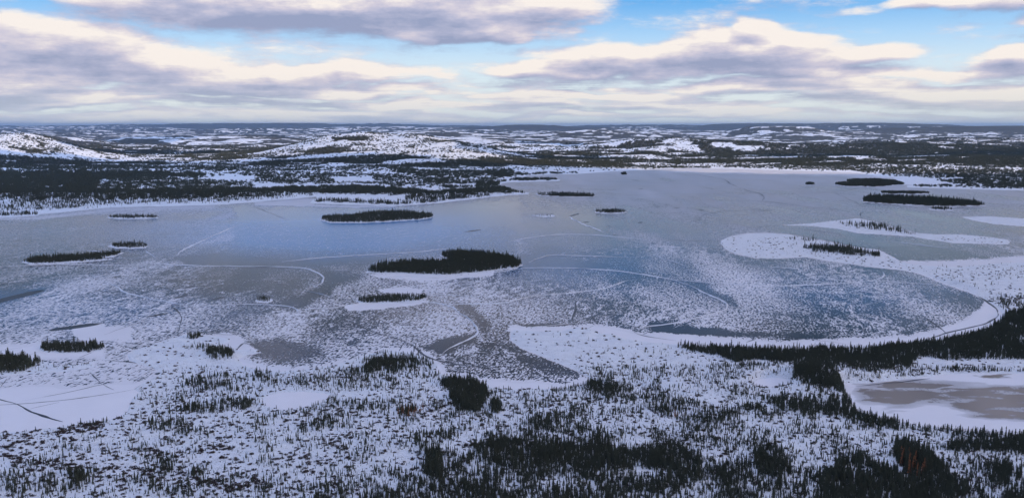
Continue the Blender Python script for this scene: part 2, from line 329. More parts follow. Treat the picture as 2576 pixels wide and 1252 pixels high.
# ------------------------------------------------------------------ survey grid
pxs = np.concatenate([-300-np.cumsum(6*1.09**np.arange(52))[::-1], np.arange(-300, 2877, 3.0), 2876+np.cumsum(6*1.09**np.arange(52))])
pyn = np.arange(1400, 425, -1.3)
Yn = unproj(CX, pyn)[1]
Yf = Yn[-1]*np.cumprod(np.full(430, (95000/Yn[-1])**(1/430)))
Yb = np.linspace(60, Yn[0]-6, 34)
Yr = np.concatenate([Yb, Yn, Yf])
pyr = proj(0*Yr, Yr)[1]
PX, PY = np.meshgrid(pxs, pyr)
GX, GY = unproj(PX, PY)
NR, NC = PX.shape
# shoreline wobble
wob = (fbm(GX/(GY*.014+4), GY/(GY*.06+16), 3, 5)-.5)*3.2*np.clip((PY-425)/80, .15, 1)
sdL = np.maximum(sdpoly(PX, PY, LAKE, 60), sdpoly(PX, PY, POND, 60))
for p in SMALL: sdL = np.maximum(sdL, sdpoly(PX, PY, p, 30))
land_main = -sdL + wob
isl_sd = []
land = land_main.copy()
for (poly, *_r) in ISL:
    s_ = sdpoly(PX, PY, poly, 12); s_ = np.where(s_ > -11, s_+wob*.35, s_); isl_sd.append(s_); land = np.maximum(land, s_)
ISLID = np.argmax(np.stack([s for s in isl_sd]), 0); ISLMAX = np.max(np.stack(isl_sd), 0)
# heights
inland = sstep(0, 40, land)
nearamp = 2.6
Zl = np.clip(land*.22, -1.2, .55) + inland*(fbm(GX/95, GY/95, 4, 21)-.42)*nearamp*2 + np.clip(land/10, 0, 1)*.5*(fbm(GX/9, GY/9, 2, 8)-.5)
Zl = np.where(land > 0, np.maximum(Zl, .04), Zl)
for (px, py, hh, sx, sy) in [(968,895,2.2,22,9),(1480,835,2.4,26,14),(1690,965,2.5,20,12),(1451,830,1.5,12,9),(2050,950,7,70,35),(1000,1125,3,60,20),(2500,715,5,120,50),(1180,663,3,90,60),(560,900,3,30,15)]:
    x0, y0 = unproj(px, py); Zl += np.where(land > 0, sstep(0, 12, land), 0)*hh*np.exp(-((GX-x0)/sx)**2-((GY-y0)/sy)**2)
# far relief
far = sstep(4300, 7000, GY)
mount = sstep(9000, 26000, GY)
ridge = lambda x, y, s: 1-np.abs(2*fbm(x, y, 4, s)-1)
rel = far*((fbm(GX/900, GY/700, 4, 31)-.45)*70*(1-.3*mount) + mount*(fbm(GX/5200, GY/3800, 4, 77)-.42)*330 + far*(ridge(GX/400, GY/420, 44)-.7)*16)
rel += sstep(2600, 4600, GY)*inland*(fbm(GX/330, GY/420, 4, 35)-.45)*22
HILLS = [ # bearing px, distance, height, sigma x, sigma y
 (1000, 5700, 108, 330, 520), (860, 5900, 78, 260, 480), (1140, 5400, 48, 230, 400), (740, 5600, 30, 230, 400), (1210,5300,18,160,300),
 (100, 5400, 104, 215, 420), (10, 5200, 64, 190, 350), (205, 5200, 40, 130, 250),
 (1600, 6900, 62, 320, 380), (1760, 6800, 58, 330, 350), (1480, 6700, 22, 240, 300), (1950, 6700, 26, 380, 300),
 (2230, 6900, 38, 500, 500), (2450, 6300, 45, 500, 500), (2120, 5300, 16, 380, 300), (2500, 5000, 24, 380, 350), (2350, 8500, 70, 800, 700),
 (640, 10500, 90, 700, 700), (1180, 9500, 78, 600, 500), (330, 9800, 60, 500, 500), (90, 8800, 95, 420, 400), (1500, 14000, 120, 900, 800), (1040, 14000, 100, 900, 900), (1960,15000,165,700,900),
 (2450, 17000, 190, 2600, 1500), (2190, 26000, 190, 1200, 1500), (1885, 29000, 190, 900, 1500), (2100, 27500, 230, 4200, 1800), (1650, 33000, 270, 3500, 2000), (2560, 21000, 170, 2500, 1600),
 (700, 36000, 270, 4200, 2500), (200, 40000, 150, 5000, 2500), (1100, 40000, 190, 5000, 2500), (1330, 24000, 120, 1500, 1500),
]
for (px, Y0, hh, sx, sy) in HILLS:
    x0 = (px-CX)/F*Y0*1.0
    d_ = ((GX-x0)/sx)**2+((GY-Y0)/sy)**2
    rel += hh*np.exp(-np.power(d_, 1.0)*.55)*np.where(land > 0, 1, 0)*(.85+.3*fbm(GX/300, GY/300, 3, 50))
ceil_ = H + np.interp(GY, [0, 9000, 20000, 40000, 95000], [-60, -38, 5, 130, 130])
Zt = Zl + np.where(land > 0, rel, 0)
Zt = np.where(land > 0, np.maximum(Zt, .04+0*Zt), Zt)
Zt = np.where(Zt > ceil_, ceil_+(Zt-ceil_)*.25, Zt)
Zt[GY < 150] = 1.0
Zt = np.where(GY > 60000, Zt*np.clip(1-(GY-60000)/60000, .3, 1), Zt)

# fields of growth
DEN = np.zeros_like(PX); TH = np.full_like(PX, 4.5); tw = np.full_like(PX, .15)
gn = fbm(GX/26, GY/30, 3, 61)
base = np.where((PY > 925) & (land > 2), .24+.45*sstep(.44, .66, gn), 0)
base = np.where(PX < 640, base*.4, base)
base *= np.interp(PX, [900, 1300], [1, 1.3])
base += .38*sstep(1160, 1235, PY)*(land > 2)*np.interp(PX, [0, 700, 1100], [.4, .7, 1])
DEN += base
for (poly, dd, hh, soft) in STANDS:
    w = sstep(-soft*.6, soft, sdpoly(PX, PY, poly, soft*2+4)+(gn-.5)*soft*2.5)
    DEN = np.maximum(DEN, dd*w); TH += w*dd*hh; tw += w*dd
for k, (poly, dd, hh, _l) in enumerate(ISL):
    w = np.where(PY < 600, sstep(.0, .8, isl_sd[k]), sstep(.4, 1.5, isl_sd[k])); DEN = np.maximum(DEN, 1.6*dd*w); TH += 3*w*dd*hh*.72; tw += 3*w*dd
TH = (TH-4.5+.15*4.5)/tw
clump = fbm(GX/11, GY/13, 2, 71)
gn2 = fbm(GX/16, GY/9, 3, 62); DBASE = .55*base
STD = np.where((DEN > .6) & (PY > 700), (np.minimum(DEN, 1.3)-.08)*sstep(.6, 1.25, DEN)*(.32+.68*sstep(.36, .5, gn2+.10*(DEN > 1.2))), 0)
STD = np.maximum(STD, np.where(ISLMAX > .5, np.minimum(DEN, 2.0), 0))
DEN *= np.clip(.22+sstep(.34, .62, clump)*1.25, 0, 1.5)*np.where(PY > 860, .4+.6*sstep(.34, .5, fbm(GX/38, GY/22, 3, 73)), 1)
DEN = np.maximum(np.maximum(DEN, STD), DBASE)
op = fbm(GX/130, GY/210, 4, 88)
DEN = np.where(PY < 515, DEN*(.5+.5*sstep(.36, .45, op+.10*np.clip(DEN-.8, 0, 1))), DEN)
# far country woods from noise
fn = fbm(GX/420, GY/270, 5, 90)
fn2 = fbm(GX/130, GY/75, 4, 95)
FOR = sstep(.455, .54, fn*.5+fn2*.5+np.interp(PX, [0, 900, 1400, 2000, 2576], [.03, .0, .005, .02, .07])+np.interp(GY, [4300, 6000, 12000, 20000], [.0, .01, .03, .05]))
hillbare = np.zeros_like(PX)
for (px, Y0, hh, sx, sy) in HILLS[:9]:
    x0 = (px-CX)/F*Y0
    hillbare = np.maximum(hillbare, np.exp(-((GX-x0)/sx)**2*.8-((GY-Y0)/sy)**2*.8))
FOR = FOR*(1-sstep(.12, .45, hillbare)*np.where(fn2 < .60, .95, .45))
FOR = np.maximum(FOR, sstep(.3, .6, np.exp(-((PX-1600)/90)**2-((GY-6550)/170)**2))*(fn2 > .42))
FOR = np.maximum(FOR, sstep(.35, .6, np.exp(-((PX-880)/60)**2-((GY-5500)/150)**2))*(fn2 > .44))
mt = np.zeros_like(PX)
for (px, Y0, hh, sx, sy) in HILLS[24:]:
    x0 = (px-CX)/F*Y0; mt = np.maximum(mt, np.exp(-((GX-x0)/sx)**2-((GY-Y0)/sy)**2))
FOR = np.maximum(FOR, sstep(.08, .3, mt)*1.5)
FOR *= sstep(3900, 4700, GY)*(land > 0)
DEN = np.maximum(DEN, FOR*.8*np.clip((9000-GY)/2500, 0, 1)); DEN = np.maximum(DEN, (land > 2)*.30*sstep(.47, .62, fn2)*sstep(4100, 4400, GY)*sstep(8800, 7000, GY)+(.05+.16*sstep(.1, .4, hillbare)*sstep(.42, .52, fn2))*(land > 2)*(GY > 4200)*(GY < 8000)); TH = np.where((FOR > .3) & (tw < .3), 8, TH)
for (poly, soft) in BARE:
    w = sstep(-soft*.5, soft*.5, sdpoly(PX, PY, poly, soft+5)); DEN *= 1-w; FOR *= 1-w
    Zt = np.where(PY < 560, Zt*(1-w)+w*1.0, Zt)
DEN = np.where(land > .25, DEN, 0)
SHR = np.zeros_like(PX)
for (poly, dd, soft) in SHRUBS:
    SHR = np.maximum(SHR, dd*sstep(-soft*.6, soft, sdpoly(PX, PY, poly, soft*2+4)+(gn-.5)*soft*2.5))
SHR *= (.15+.85*sstep(.40, .60, fbm(GX/15, GY/9, 4, 72)))
SHR = np.maximum(SHR, .035*(PY > 930)+.07*(PY > 580)*(PY < 780)+.04*(PY >= 780)+.07*(PY > 1000)*sstep(.5, .62, fbm(GX/30, GY/22, 3, 74)))
SHR *= (land > .5)
# ice cover by snow
COV = np.interp(PY, [420, 440, 500, 560, 650, 700, 840, 1100], [.80, .64, .50, .36, .35, .39, .42, .44])
RIP = np.interp(PY, [430, 500, 540, 600, 650], [.10, .2, .5, .85, 1.0]); RIP = np.maximum(RIP*(1-.5*np.exp(-((PX-1900)/500)**2)*(PY < 620)), 0); RIP = np.where(sdpoly(PX, PY, POND, 60) > -5, .12, RIP)
bn = fbm(GX/140, GY/200, 3, 120)
COV = COV + (bn-.5)*.22+(fbm(GX/60, GY/420, 3, 122)-.5)*.32
def paint(A, poly, val, soft, w0=1.0):
    w = w0*sstep(-soft, soft, sdpoly(PX, PY, poly, soft*2+6)+(fbm(GX/22, GY/50, 3, 130)-.5)*soft*2.2)
    return A*(1-w)+val*w
for poly, val, soft in [
 ([(-300,560),(560,560),(590,572),(480,625),(440,650),(-300,655)], .36, 8),
 ([(440,650),(560,636),(700,652),(900,645),(1000,636),(920,658),(700,668),(480,667)], .14, 5),
 ([(1310,640),(1400,650),(1560,670),(1400,672),(1320,672)], .14, 6),
 ([(590,520),(1100,520),(1300,500),(1330,600),(1150,600),(600,560)], .20, 14), ([(600,570),(1300,570),(1300,640),(560,650)], .30, 10),
 ([(1690,706),(1760,710),(1840,745),(1852,770),(1800,752),(1740,725)], .28, 12),
 ([(1150,768),(1185,768),(1230,812),(1222,838),(1205,832),(1190,800)], .26, 12),
 ([(820,682),(920,692),(850,720),(830,742),(760,772),(690,765),(800,722)], .24, 12),
 ([(625,850),(700,845),(800,875),(840,905),(700,905),(640,890)], .27, 16),
 ([(1300,885),(1380,908),(1450,932),(1452,942),(1400,944),(1340,925),(1300,905)], .30, 6),
 ([(1060,872),(1120,852),(1200,838),(1195,858),(1120,885)], .22, 9),
 ([(1310,818),(1400,812),(1450,814),(1400,822),(1330,824)], .12, 4),
 ([(1640,812),(1750,818),(1850,832),(2000,840),(2070,846),(1900,848),(1700,846),(1640,832)], .17, 11),
 ([(-300,735),(0,741),(60,728),(110,728),(60,744),(0,757),(-300,775)], .03, 3),
 ([(180,818),(330,822),(325,856),(200,858)], .92, 8),
 ([(-700,866),(60,868),(100,862),(265,866),(262,900),(60,902),(-700,900)], 1.05, 5),
 ([(-700,905),(200,925),(230,905),(330,900),(405,938),(330,960),(0,975),(-700,985)], .56, 8),
 ([(-700,975),(0,975),(130,972),(270,965),(345,960),(420,940),(420,1000),(300,1100),(-700,1130)], 1.1, 6),
 ([(500,855),(560,838),(600,845),(640,880),(540,880),(520,900),(500,870)], .9, 6),
 ([(590,904),(660,922),(740,926),(860,910),(930,890),(960,879),(1040,877),(1075,892),(1115,915),(1125,938),(1180,945),(1260,956),(1340,964),(1420,966),(1465,952),(1500,955),(1480,990),(1080,990),(900,950),(600,950)], 1.1, 7),
 ([(1285,826),(1380,821),(1490,815),(1560,830),(1620,838),(1750,844),(1870,852),(2000,860),(2100,855),(2180,850),(2250,846),(2340,836),(2400,818),(2440,795),(2470,772),(2480,748),(2560,790),(2500,845),(2300,885),(1900,900),(1500,870),(1290,850)], 1.1, 6),
 ([(925,690),(1000,688),(1130,693),(1240,683),(1240,690),(1100,705),(960,697)], .95, 3),
 ([(950,728),(1000,722),(1060,728),(1060,735),(960,736)], .95, 3),
 ([(870,770),(960,757),(1075,757),(1040,768),(960,776),(880,779)], .9, 3),
 ([(1700,420),(2250,432),(2400,450),(2378,466),(2240,452),(2100,440),(1700,433)], .95, 4),
 ([(2250,660),(2380,655),(2600,645),(2700,660),(2450,675),(2300,670)], .85, 6),
 ([(-300,555),(100,545),(282,524),(540,518),(540,523),(300,530),(100,551),(-300,560)], .6, 2),
 ([(640,510),(790,500),(790,515),(900,518),(1000,521),(900,522),(640,516)], .85, 2),
 ]:
    COV = paint(COV, poly, val, soft)
pond = sdpoly(PX, PY, POND, 60) > -5
pn = fbm(GX/40, GY/17, 5, 150)
PD = sstep(-22, 8, sdpoly(PX, PY, [(2160,975),(2300,962),(2440,975),(2600,985),(2800,1000),(2800,1060),(2576,1050),(2500,1040),(2440,1022),(2330,1004),(2240,1006),(2180,1000)], 30)+(pn-.5)*60)
PD = np.maximum(PD, .8*sstep(.58, .64, pn)*(PY < 1000)*(PX > 2330))
PD = np.clip(PD*(.55+.9*sstep(.36, .56, fbm(GX/26, GY/10, 4, 152))), 0, 1)
COV = np.where(pond, 1.02-.92*PD, COV)
for p in SMALL: COV = np.where(sdpoly(PX, PY, p, 10) > -6, 1.1, COV)
TAN = np.where(pond, PD, .55*np.exp(-((PX-1180)/330)**2-((PY-790)/70)**2)+.3*np.exp(-((PX-700)/200)**2-((PY-880)/40)**2))  # dirty tan in the pond, soft tan tone in mid lake
shorew = sstep(3.2, .2, sdL/np.interp(PY, [480, 620], [.45, 1.]))*sstep(-4, 0, sdL)
isw = sstep(-2.0*np.interp(PY, [430, 560, 700], [.15, .25, .6]), -.2, ISLMAX)
COV = np.clip(np.maximum(COV, np.maximum(shorew, isw)*.95), 0, 1.1)
BLUE_SHEEN = np.clip(1.4*np.exp(-((PX-850)/420)**2-((PY-585)/60)**2)+.4*np.exp(-((PX-1450)/260)**2-((PY-680)/60)**2)+.25*np.exp(-((PX-2150)/350)**2-((PY-740)/60)**2)+.35*np.exp(-((PX-150)/400)**2-((PY-780)/60)**2)+.35*(bn-.4), 0, 1)  # zones of blue sky sheen put into the ice colour, plus random variation

# ------------------------------------------------------------------ materials
def new_mat(name):
    m = bpy.data.materials.new(name); m.use_nodes = True; t = NT(m.node_tree); t.n.clear()
    o = t.n.new('ShaderNodeOutputMaterial'); b = t.n.new('ShaderNodeBsdfPrincipled'); t.l.new(b.outputs[0], o.inputs[0]); return m, t, b
def simple(name, col, var=.3, scale=1.5, rough=.85):
    m, t, b = new_mat(name); tcn = t.n.new('ShaderNodeTexCoord')
    n = t.noise(tcn.outputs['Object'], scale, 3.0, .6)
    t.put(b.inputs['Base Color'], t.mix(n, tuple(c*(1-var) for c in col)+(1,), tuple(c*(1+var) for c in col)+(1,)))
    b.inputs['Roughness'].default_value = rough; b.inputs['Specular IOR Level'].default_value = .2
    return m
def bump(t, b, h, strength, dist):
    n = t.n.new('ShaderNodeBump'); n.inputs['Strength'].default_value = strength; n.inputs['Distance'].default_value = dist
    t.l.new(h, n.inputs['Height']); t.l.new(n.outputs[0], b.inputs['Normal'])
SNOW = (.80, .82, .86)
def land_mat():
    m, t, b = new_mat('snowy_ground'); g = t.n.new('ShaderNodeNewGeometry'); p = g.outputs['Position']
    py = t.sep(p)[1]
    n1 = t.noise(p, 1.25, 3., .6)            # tussocks
    n2 = t.noise(p, .12, 3., .6)
    thr = t.mr(n2, .38, .62, .66, .49, False)
    tus = t.mr(n1, thr, t.m('ADD', thr, .12))
    tus = t.m('MULTIPLY', tus, t.mr(py, 1800., 3500., .55, .35))
    tus = t.m('MULTIPLY', tus, t.attr('rough'))
    col = t.mix(t.m('MULTIPLY', tus, .8), t.mix(t.noise(p, .05, 4., .6), (.66, .70, .79, 1), (.88, .89, .90, 1)), (.085, .075, .07, 1))
    # woods seen from far away: tree cover as a ground tone with ragged edges
    nf = t.noise(t.v('MULTIPLY', p, (1, .8, 1)), .018, 4., .68)
    nff = t.noise(p, .06, 3., .7)
    fo = t.m('ADD', t.attr('forest'), t.m('MULTIPLY', t.m('ADD', t.m('SUBTRACT', nf, .5), t.m('MULTIPLY', t.m('SUBTRACT', nff, .5), .5)), 1.7))
    fo = t.mr(fo, .36, .68)
    spk = t.mr(t.noise(p, .03, 5., .75), .555, .60)
    fo = t.m('MAXIMUM', fo, t.m('MULTIPLY', spk, t.mr(py, 4000., 5200., 0., .75)))
    col = t.mix(fo, col, t.mix(nff, (.020, .027, .030, 1), (.085, .070, .045, 1)))
    t.put(b.inputs['Base Color'], col); b.inputs['Roughness'].default_value = .8; b.inputs['Specular IOR Level'].default_value = .25
    bump(t, b, t.noise(p, .28, 5., .65), .9, 2.2)
    return m
def ice_mat():
    m, t, b = new_mat('windblown_ice'); g = t.n.new('ShaderNodeNewGeometry'); p = g.outputs['Position']
    w = t.v('MULTIPLY', t.v('SUBTRACT', t.noise(p, .03, 2., .5, 0., True), (.5, .5, .5)), (10, 10, 0))
    q = t.v('ADD', p, w)
    a = R(14); x, y, z = t.sep(q)
    u = t.m('ADD', t.m('MULTIPLY', x, math.cos(a)), t.m('MULTIPLY', y, -math.sin(a)))
    v = t.m('ADD', t.m('MULTIPLY', x, math.sin(a)), t.m('MULTIPLY', y, math.cos(a)))
    n1 = t.noise(t.xyz(t.m('DIVIDE', u, 2.5), t.m('DIVIDE', v, 7.0)), 1.0, 2.0, .55, .5)
    n2 = t.noise(t.xyz(t.m('DIVIDE', u, 1.9), t.m('DIVIDE', v, 4.6)), 1.0, 1.0, .5, .4)
    n0 = t.noise(t.xyz(t.m('DIVIDE', u, 9.), t.m('DIVIDE', v, 26.)), 1.0, 2.0, .5, .6)
    big = t.mr(t.noise(p, .006, 2., .5), .42, .58, .0, .3)
    crest = t.m('ADD', .5, t.m('MULTIPLY', t.m('SUBTRACT', .10, t.m('ABSOLUTE', t.m('SUBTRACT', n1, .5))), 1.5))
    n1 = t.m('ADD', t.m('MULTIPLY', n1, .5), t.m('MULTIPLY', crest, .5))
    n1 = t.m('ADD', t.m('MULTIPLY', n1, t.m('SUBTRACT', 1.0, big)), t.m('MULTIPLY', n0, big))
    n = t.m('ADD', t.m('MULTIPLY', n1, .74), t.m('MULTIPLY', n2, .26))
    cov = t.attr('cover'); rip = t.attr('ripple')
    thr = t.m('SUBTRACT', .5, t.m('MULTIPLY', t.m('SUBTRACT', cov, .5), .42))
    thr = t.m('SUBTRACT', thr, t.m('MULTIPLY', t.mr(cov, .72, 1.0), .22))
    patch = t.mr(n, t.m('SUBTRACT', thr, .03), t.m('ADD', thr, .03))
    veil = t.m('MULTIPLY', cov, .8)
    f = t.m('ADD', t.m('MULTIPLY', t.m('MULTIPLY', patch, .94), rip), t.m('MULTIPLY', veil, t.m('SUBTRACT', 1.0, rip)), clamp=True)
    f = t.m('MAXIMUM', f, t.mr(cov, .82, 1.02))
    # darker grey refrozen ice, blue sky sheen painted into the colour, tan ice (stained in the pond)
    tone = t.noise(p, .012, 3., .6)
    ice = t.mix(t.mr(tone, .4, .6), (.014, .018, .026, 1), (.034, .038, .046, 1))
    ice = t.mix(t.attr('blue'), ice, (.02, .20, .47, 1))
    ice = t.mix(t.attr('tan_tone'), ice, (.23, .18, .14, 1))
    sn = t.mix(t.noise(p, .02, 3., .6), (.72, .71, .75, 1), (.82, .81, .85, 1))
    t.put(b.inputs['Base Color'], t.mix(f, ice, sn))
    t.put(b.inputs['Roughness'], t.m('ADD', t.m('MULTIPLY', f, .55), t.mr(rip, .1, 1., .07, .2, False)))
    b.inputs['IOR'].default_value = 1.33
    t.put(b.inputs['Specular IOR Level'], t.m('SUBTRACT', .45, t.m('MULTIPLY', f, .3)))
    bump(t, b, t.m('ADD', f, t.m('MULTIPLY', t.noise(p, .5, 2., .5), .3)), .3, .12)
    return m
M_LAND = land_mat(); M_ICE = ice_mat()
M_SPRUCE = simple('spruce_needles', (.062, .070, .052), .5, 2.5)
M_BARK = simple('bark', (.055, .045, .04), .3, 3)
M_LARCH = simple('larch_twigs', (.26, .11, .055), .35, 1.2)
M_SHRUB = simple('willow_twigs', (.085, .066, .066), .5, 1.0)
M_RIDGE = simple('ridge_snow', (.66, .68, .74), .08, .3)
M_CRACK = simple('crack_ice', (.035, .042, .058), .25, .2, .35)
M_FINE = simple('hairline_crack_ice', (.05, .055, .07), .25, .2, .35)
M_LEAD = simple('dark_thin_ice', (.022, .028, .042), .25, .05, .3)
M_ROCK = simple('rock', (.12, .115, .12), .3, 1.5)
M_CAP = simple('snow_cap', (.8, .82, .86), .04, 1.0)
M_CLOUD, t_, b_c = new_mat('shade_cloud')
t_.put(b_c.inputs['Base Color'], (.88, .88, .92, 1)); b_c.inputs['Roughness'].default_value = 1.0; b_c.inputs['Specular IOR Level'].default_value = 0
tr_ = t_.n.new('ShaderNodeBsdfTranslucent'); tr_.inputs[0].default_value = (.88, .9, .96, 1)
mx_ = t_.n.new('ShaderNodeMixShader'); mx_.inputs[0].default_value = .5
t_.l.new(b_c.outputs[0], mx_.inputs[1]); t_.l.new(tr_.outputs[0], mx_.inputs[2])
tp_ = t_.n.new('ShaderNodeBsdfTransparent'); my_ = t_.n.new('ShaderNodeMixShader'); my_.inputs[0].default_value = .38   # shading cloud part transparent: a weak sun still gets through
t_.l.new(mx_.outputs[0], my_.inputs[1]); t_.l.new(tp_.outputs[0], my_.inputs[2]); t_.l.new(my_.outputs[0], [n for n in t_.n if n.type == 'OUTPUT_MATERIAL'][0].inputs[0])

# ------------------------------------------------------------------ mesh building
def mesh_obj(name, verts, faces, mat, parent=None, smooth=False, attrs=None):
    me = bpy.data.meshes.new(name)
    if isinstance(verts, np.ndarray):
        n = len(verts); f = len(faces); k = faces.shape[1]
        me.vertices.add(n); me.vertices.foreach_set('co', verts.astype(np.float32).ravel())
        me.loops.add(f*k); me.loops.foreach_set('vertex_index', faces.astype(np.int32).ravel())
        me.polygons.add(f); me.polygons.foreach_set('loop_start', np.arange(0, f*k, k, dtype=np.int32))
        me.update(calc_edges=True)
    else: me.from_pydata(verts, [], faces); me.update()
    if smooth: me.polygons.foreach_set('use_smooth', np.ones(len(me.polygons), bool))
    for an, av in (attrs or {}).items():
        a = me.attributes.new(an, 'FLOAT', 'POINT'); a.data.foreach_set('value', av.astype(np.float32))
    me.materials.append(mat)
    o = bpy.data.objects.new(name, me); C.objects.link(o)
    if parent: o.parent = parent
    return o
def tag(o, label=None, cat=None, group=None, kind=None):
    if label: o['label'] = label
    if cat: o['category'] = cat
    if group: o['group'] = group
    if kind: o['kind'] = kind
    return o
IDX = np.arange(NR*NC).reshape(NR, NC)
quads = np.stack([IDX[:-1, :-1], IDX[:-1, 1:], IDX[1:, 1:], IDX[1:, :-1]], -1)
def grid_obj(name, sel, Z, mat, attrs, smooth=True):
    q = quads[sel]; used, inv = np.unique(q.ravel(), return_inverse=True)
    V = np.stack([GX.ravel()[used], GY.ravel()[used], Z.ravel()[used]], -1)
    return mesh_obj(name, V, inv.reshape(-1, 4), mat, None, smooth, {k: v.ravel()[used] for k, v in attrs.items()})
fmax = lambda A: np.maximum(np.maximum(A[:-1, :-1], A[:-1, 1:]), np.maximum(A[1:, :-1], A[1:, 1:]))
fmin = lambda A: -fmax(-A)
anyland = fmax(Zt) > -.15; fIm = fmax(ISLMAX); fId = ISLID[:-1, :-1]
landI = fmax(land_main)
ROUGH = np.where(land > 1, 1.0, .4)*np.clip(1-.0*PX, 0, 1)
for (poly, soft) in BARE: ROUGH *= 1-sstep(-soft*.5, soft*.5, sdpoly(PX, PY, poly, soft+5))
denlow = np.clip((DEN-.3)*1.2, 0, .9)*sstep(1500, 2600, GY)
A_L = {'forest': np.maximum(FOR, denlow)*.9, 'rough': ROUGH}
isl_face = (fIm > -3) & (landI < -.2)
mainf = anyland & ~isl_face
# the country behind and under the aircraft
o = grid_obj('snowy_terrain', mainf, Zt, M_LAND, A_L); tag(o, 'snow-covered rolling tundra and woodland ground', kind='structure')
xs = GX[0]; Vb = []; 
for yy, k in ((60, 1), (-2000, 40), (-95000, 1500)):
    Vb += [(x*k, yy, 1.0) for x in xs]
nb = len(xs); Fb = [(r*nb+i+nb, r*nb+i+1+nb, r*nb+i+1, r*nb+i) for r in range(2) for i in range(nb-1)]
o = mesh_obj('snowy_plain', Vb, Fb, M_LAND); tag(o, 'snow-covered ground behind the viewpoint', kind='structure')
for k, (poly, dd, hh, lb) in enumerate(ISL):
    sel = isl_face & anyland & (fId == k)
    if sel.any(): tag(grid_obj('island', sel, Zt, M_LAND, A_L), lb, kind='structure')
lake = grid_obj('frozen_lake', fmin(land) < 1.5, np.zeros_like(Zt), M_ICE, {'cover': COV, 'ripple': RIP, 'blue': BLUE_SHEEN, 'tan_tone': TAN}, False)
tag(lake, 'frozen lake with windblown snow, ridges and cracks', kind='structure')

# ------------------------------------------------------------------ pressure ridges, cracks, thin-ice patches
def resample(pts, step, wob_, seed):
    r = random.Random(seed); P3 = [Vector((*unproj(px, py), 0)) for px, py in pts]; out = []
    for a, b in zip(P3[:-1], P3[1:]):
        n = max(1, int((b-a).length/step))
        for k in range(n): out.append(a.lerp(b, k/n))
    out.append(P3[-1])
    # round the corners, then a little wander
    for _ in range(3):
        out = [out[0]]+[(out[i-1]+out[i]*2+out[i+1])/4 for i in range(1, len(out)-1)]+[out[-1]]
    ph = r.random()*9
    return [p+Vector((math.sin(i*.9+ph)+.6*math.sin(i*2.3+ph*2), math.cos(i*1.3+ph), 0))*wob_*(.5+r.random()) for i, p in enumerate(out)]
def ribbon(name, pts, w, mat, h=0.0, z=.03, wob_=.6, seed=0):
    d = unproj(*pts[len(pts)//2])[1]
    L = resample(pts, max(5, d/110), wob_*d/900, seed); V = []; Fc = []; r = random.Random(seed+5); n = len(L)
    for i, p in enumerate(L):
        a = L[max(0, i-1)]; b = L[min(n-1, i+1)]; t = (b-a).normalized(); s = Vector((-t.y, t.x, 0))
        e = min(1.0, .25+min(i, n-1-i)/4.0); ww = w*e*(.4+.75*r.random()+.35*math.sin(i*.37+seed))/2
        V += [tuple(p-s*ww+Vector((0, 0, z))), tuple(p+Vector((0, 0, z+h*e*(.6+.8*r.random())+.01))), tuple(p+s*ww+Vector((0, 0, z)))]
    for i in range(n-1):
        k = i*3; Fc += [(k, k+3, k+4, k+1), (k+1, k+4, k+5, k+2)]
    return mesh_obj(name, V, Fc, mat, lake)
RIDGES = [
 ([(395,663),(436,665),(513,669),(642,670),(719,671),(786,675),(790,681),(797,687),(816,695),(817,702),(806,715),(796,722),(770,728)], 3.4),
 ([(706,658),(780,651),(852,645),(950,640),(1052,634),(1129,625)], 2.6), ([(1284,607),(1361,593),(1438,588),(1515,592),(1605,601)], 3.4),
 ([(1075,741),(1140,743),(1206,745)], 1.6), ([(560,767),(642,764),(693,766),(740,771),(755,779),(752,787)], 3.2),
 ([(755,777),(800,776),(847,773),(898,764),(960,756)], 2.4),
 ([(1020,764),(1078,759),(1117,763),(1142,774),(1160,789),(1188,807),(1204,828),(1201,841),(1181,854),(1142,869),(1117,881),(1111,889)], 3.2),
 ([(1129,764),(1206,765),(1258,764),(1284,760),(1310,750),(1348,743),(1438,737),(1502,729),(1540,720),(1579,704)], 3.6),
 ([(1310,674),(1380,673),(1438,674),(1515,678),(1579,684),(1643,694),(1694,703),(1733,717),(1771,735),(1810,753),(1835,764),(1834,773),(1807,787),(1758,798),(1707,810),(1643,820),(1605,824),(1589,828)], 3.8),
 ([(1694,703),(1797,712),(1926,720),(2055,716),(2132,712),(2196,706),(2226,697),(2229,692),(2221,684)], 3.2),
 ([(2196,706),(2286,712),(2375,716)], 1.8), ([(240,712),(269,712),(295,718),(305,732),(335,741),(372,750),(449,764),(480,769)], 3.4),
 ([(480,772),(513,769),(580,766)], 2.0), ([(590,570),(551,586),(500,610),(474,620),(441,643)], 3.0), ([(364,630),(385,642),(392,648)], 2.6),
 ([(1433,545),(1451,557),(1484,570),(1522,584)], 4.5), ([(821,680),(898,680)], 2.0), ([(765,731),(806,738),(832,746)], 2.2), ([(847,733),(898,738)], 2.0),
 ([(1940,672),(1975,671),(2010,677)], 2.5), ([(2130,725),(2200,737),(2290,750),(2340,757)], 1.8), ([(1640,640),(1700,660),(1730,671)], 2.0), ([(1330,660),(1380,640),(1500,645),(1580,646)], 1.6),
 ([(1340,822),(1400,818),(1480,808)], 1.6), ([(0,671),(60,667),(150,664),(330,667)], 2.2), ([(190,628),(240,631),(300,640)], 2.2), ([(2250,608),(2330,618),(2400,626)], 2.2),
 ([(925,700),(1000,693),(1100,700),(1180,694),(1260,682),(1315,676)], 2.4), ([(900,768),(960,760),(1050,762)], 1.6)]
for k, (p, w) in enumerate(RIDGES): ribbon('pressure_ridge', p, w*.72*max(1, unproj(*p[0])[1]/1000), M_RIDGE, .7, seed=k)
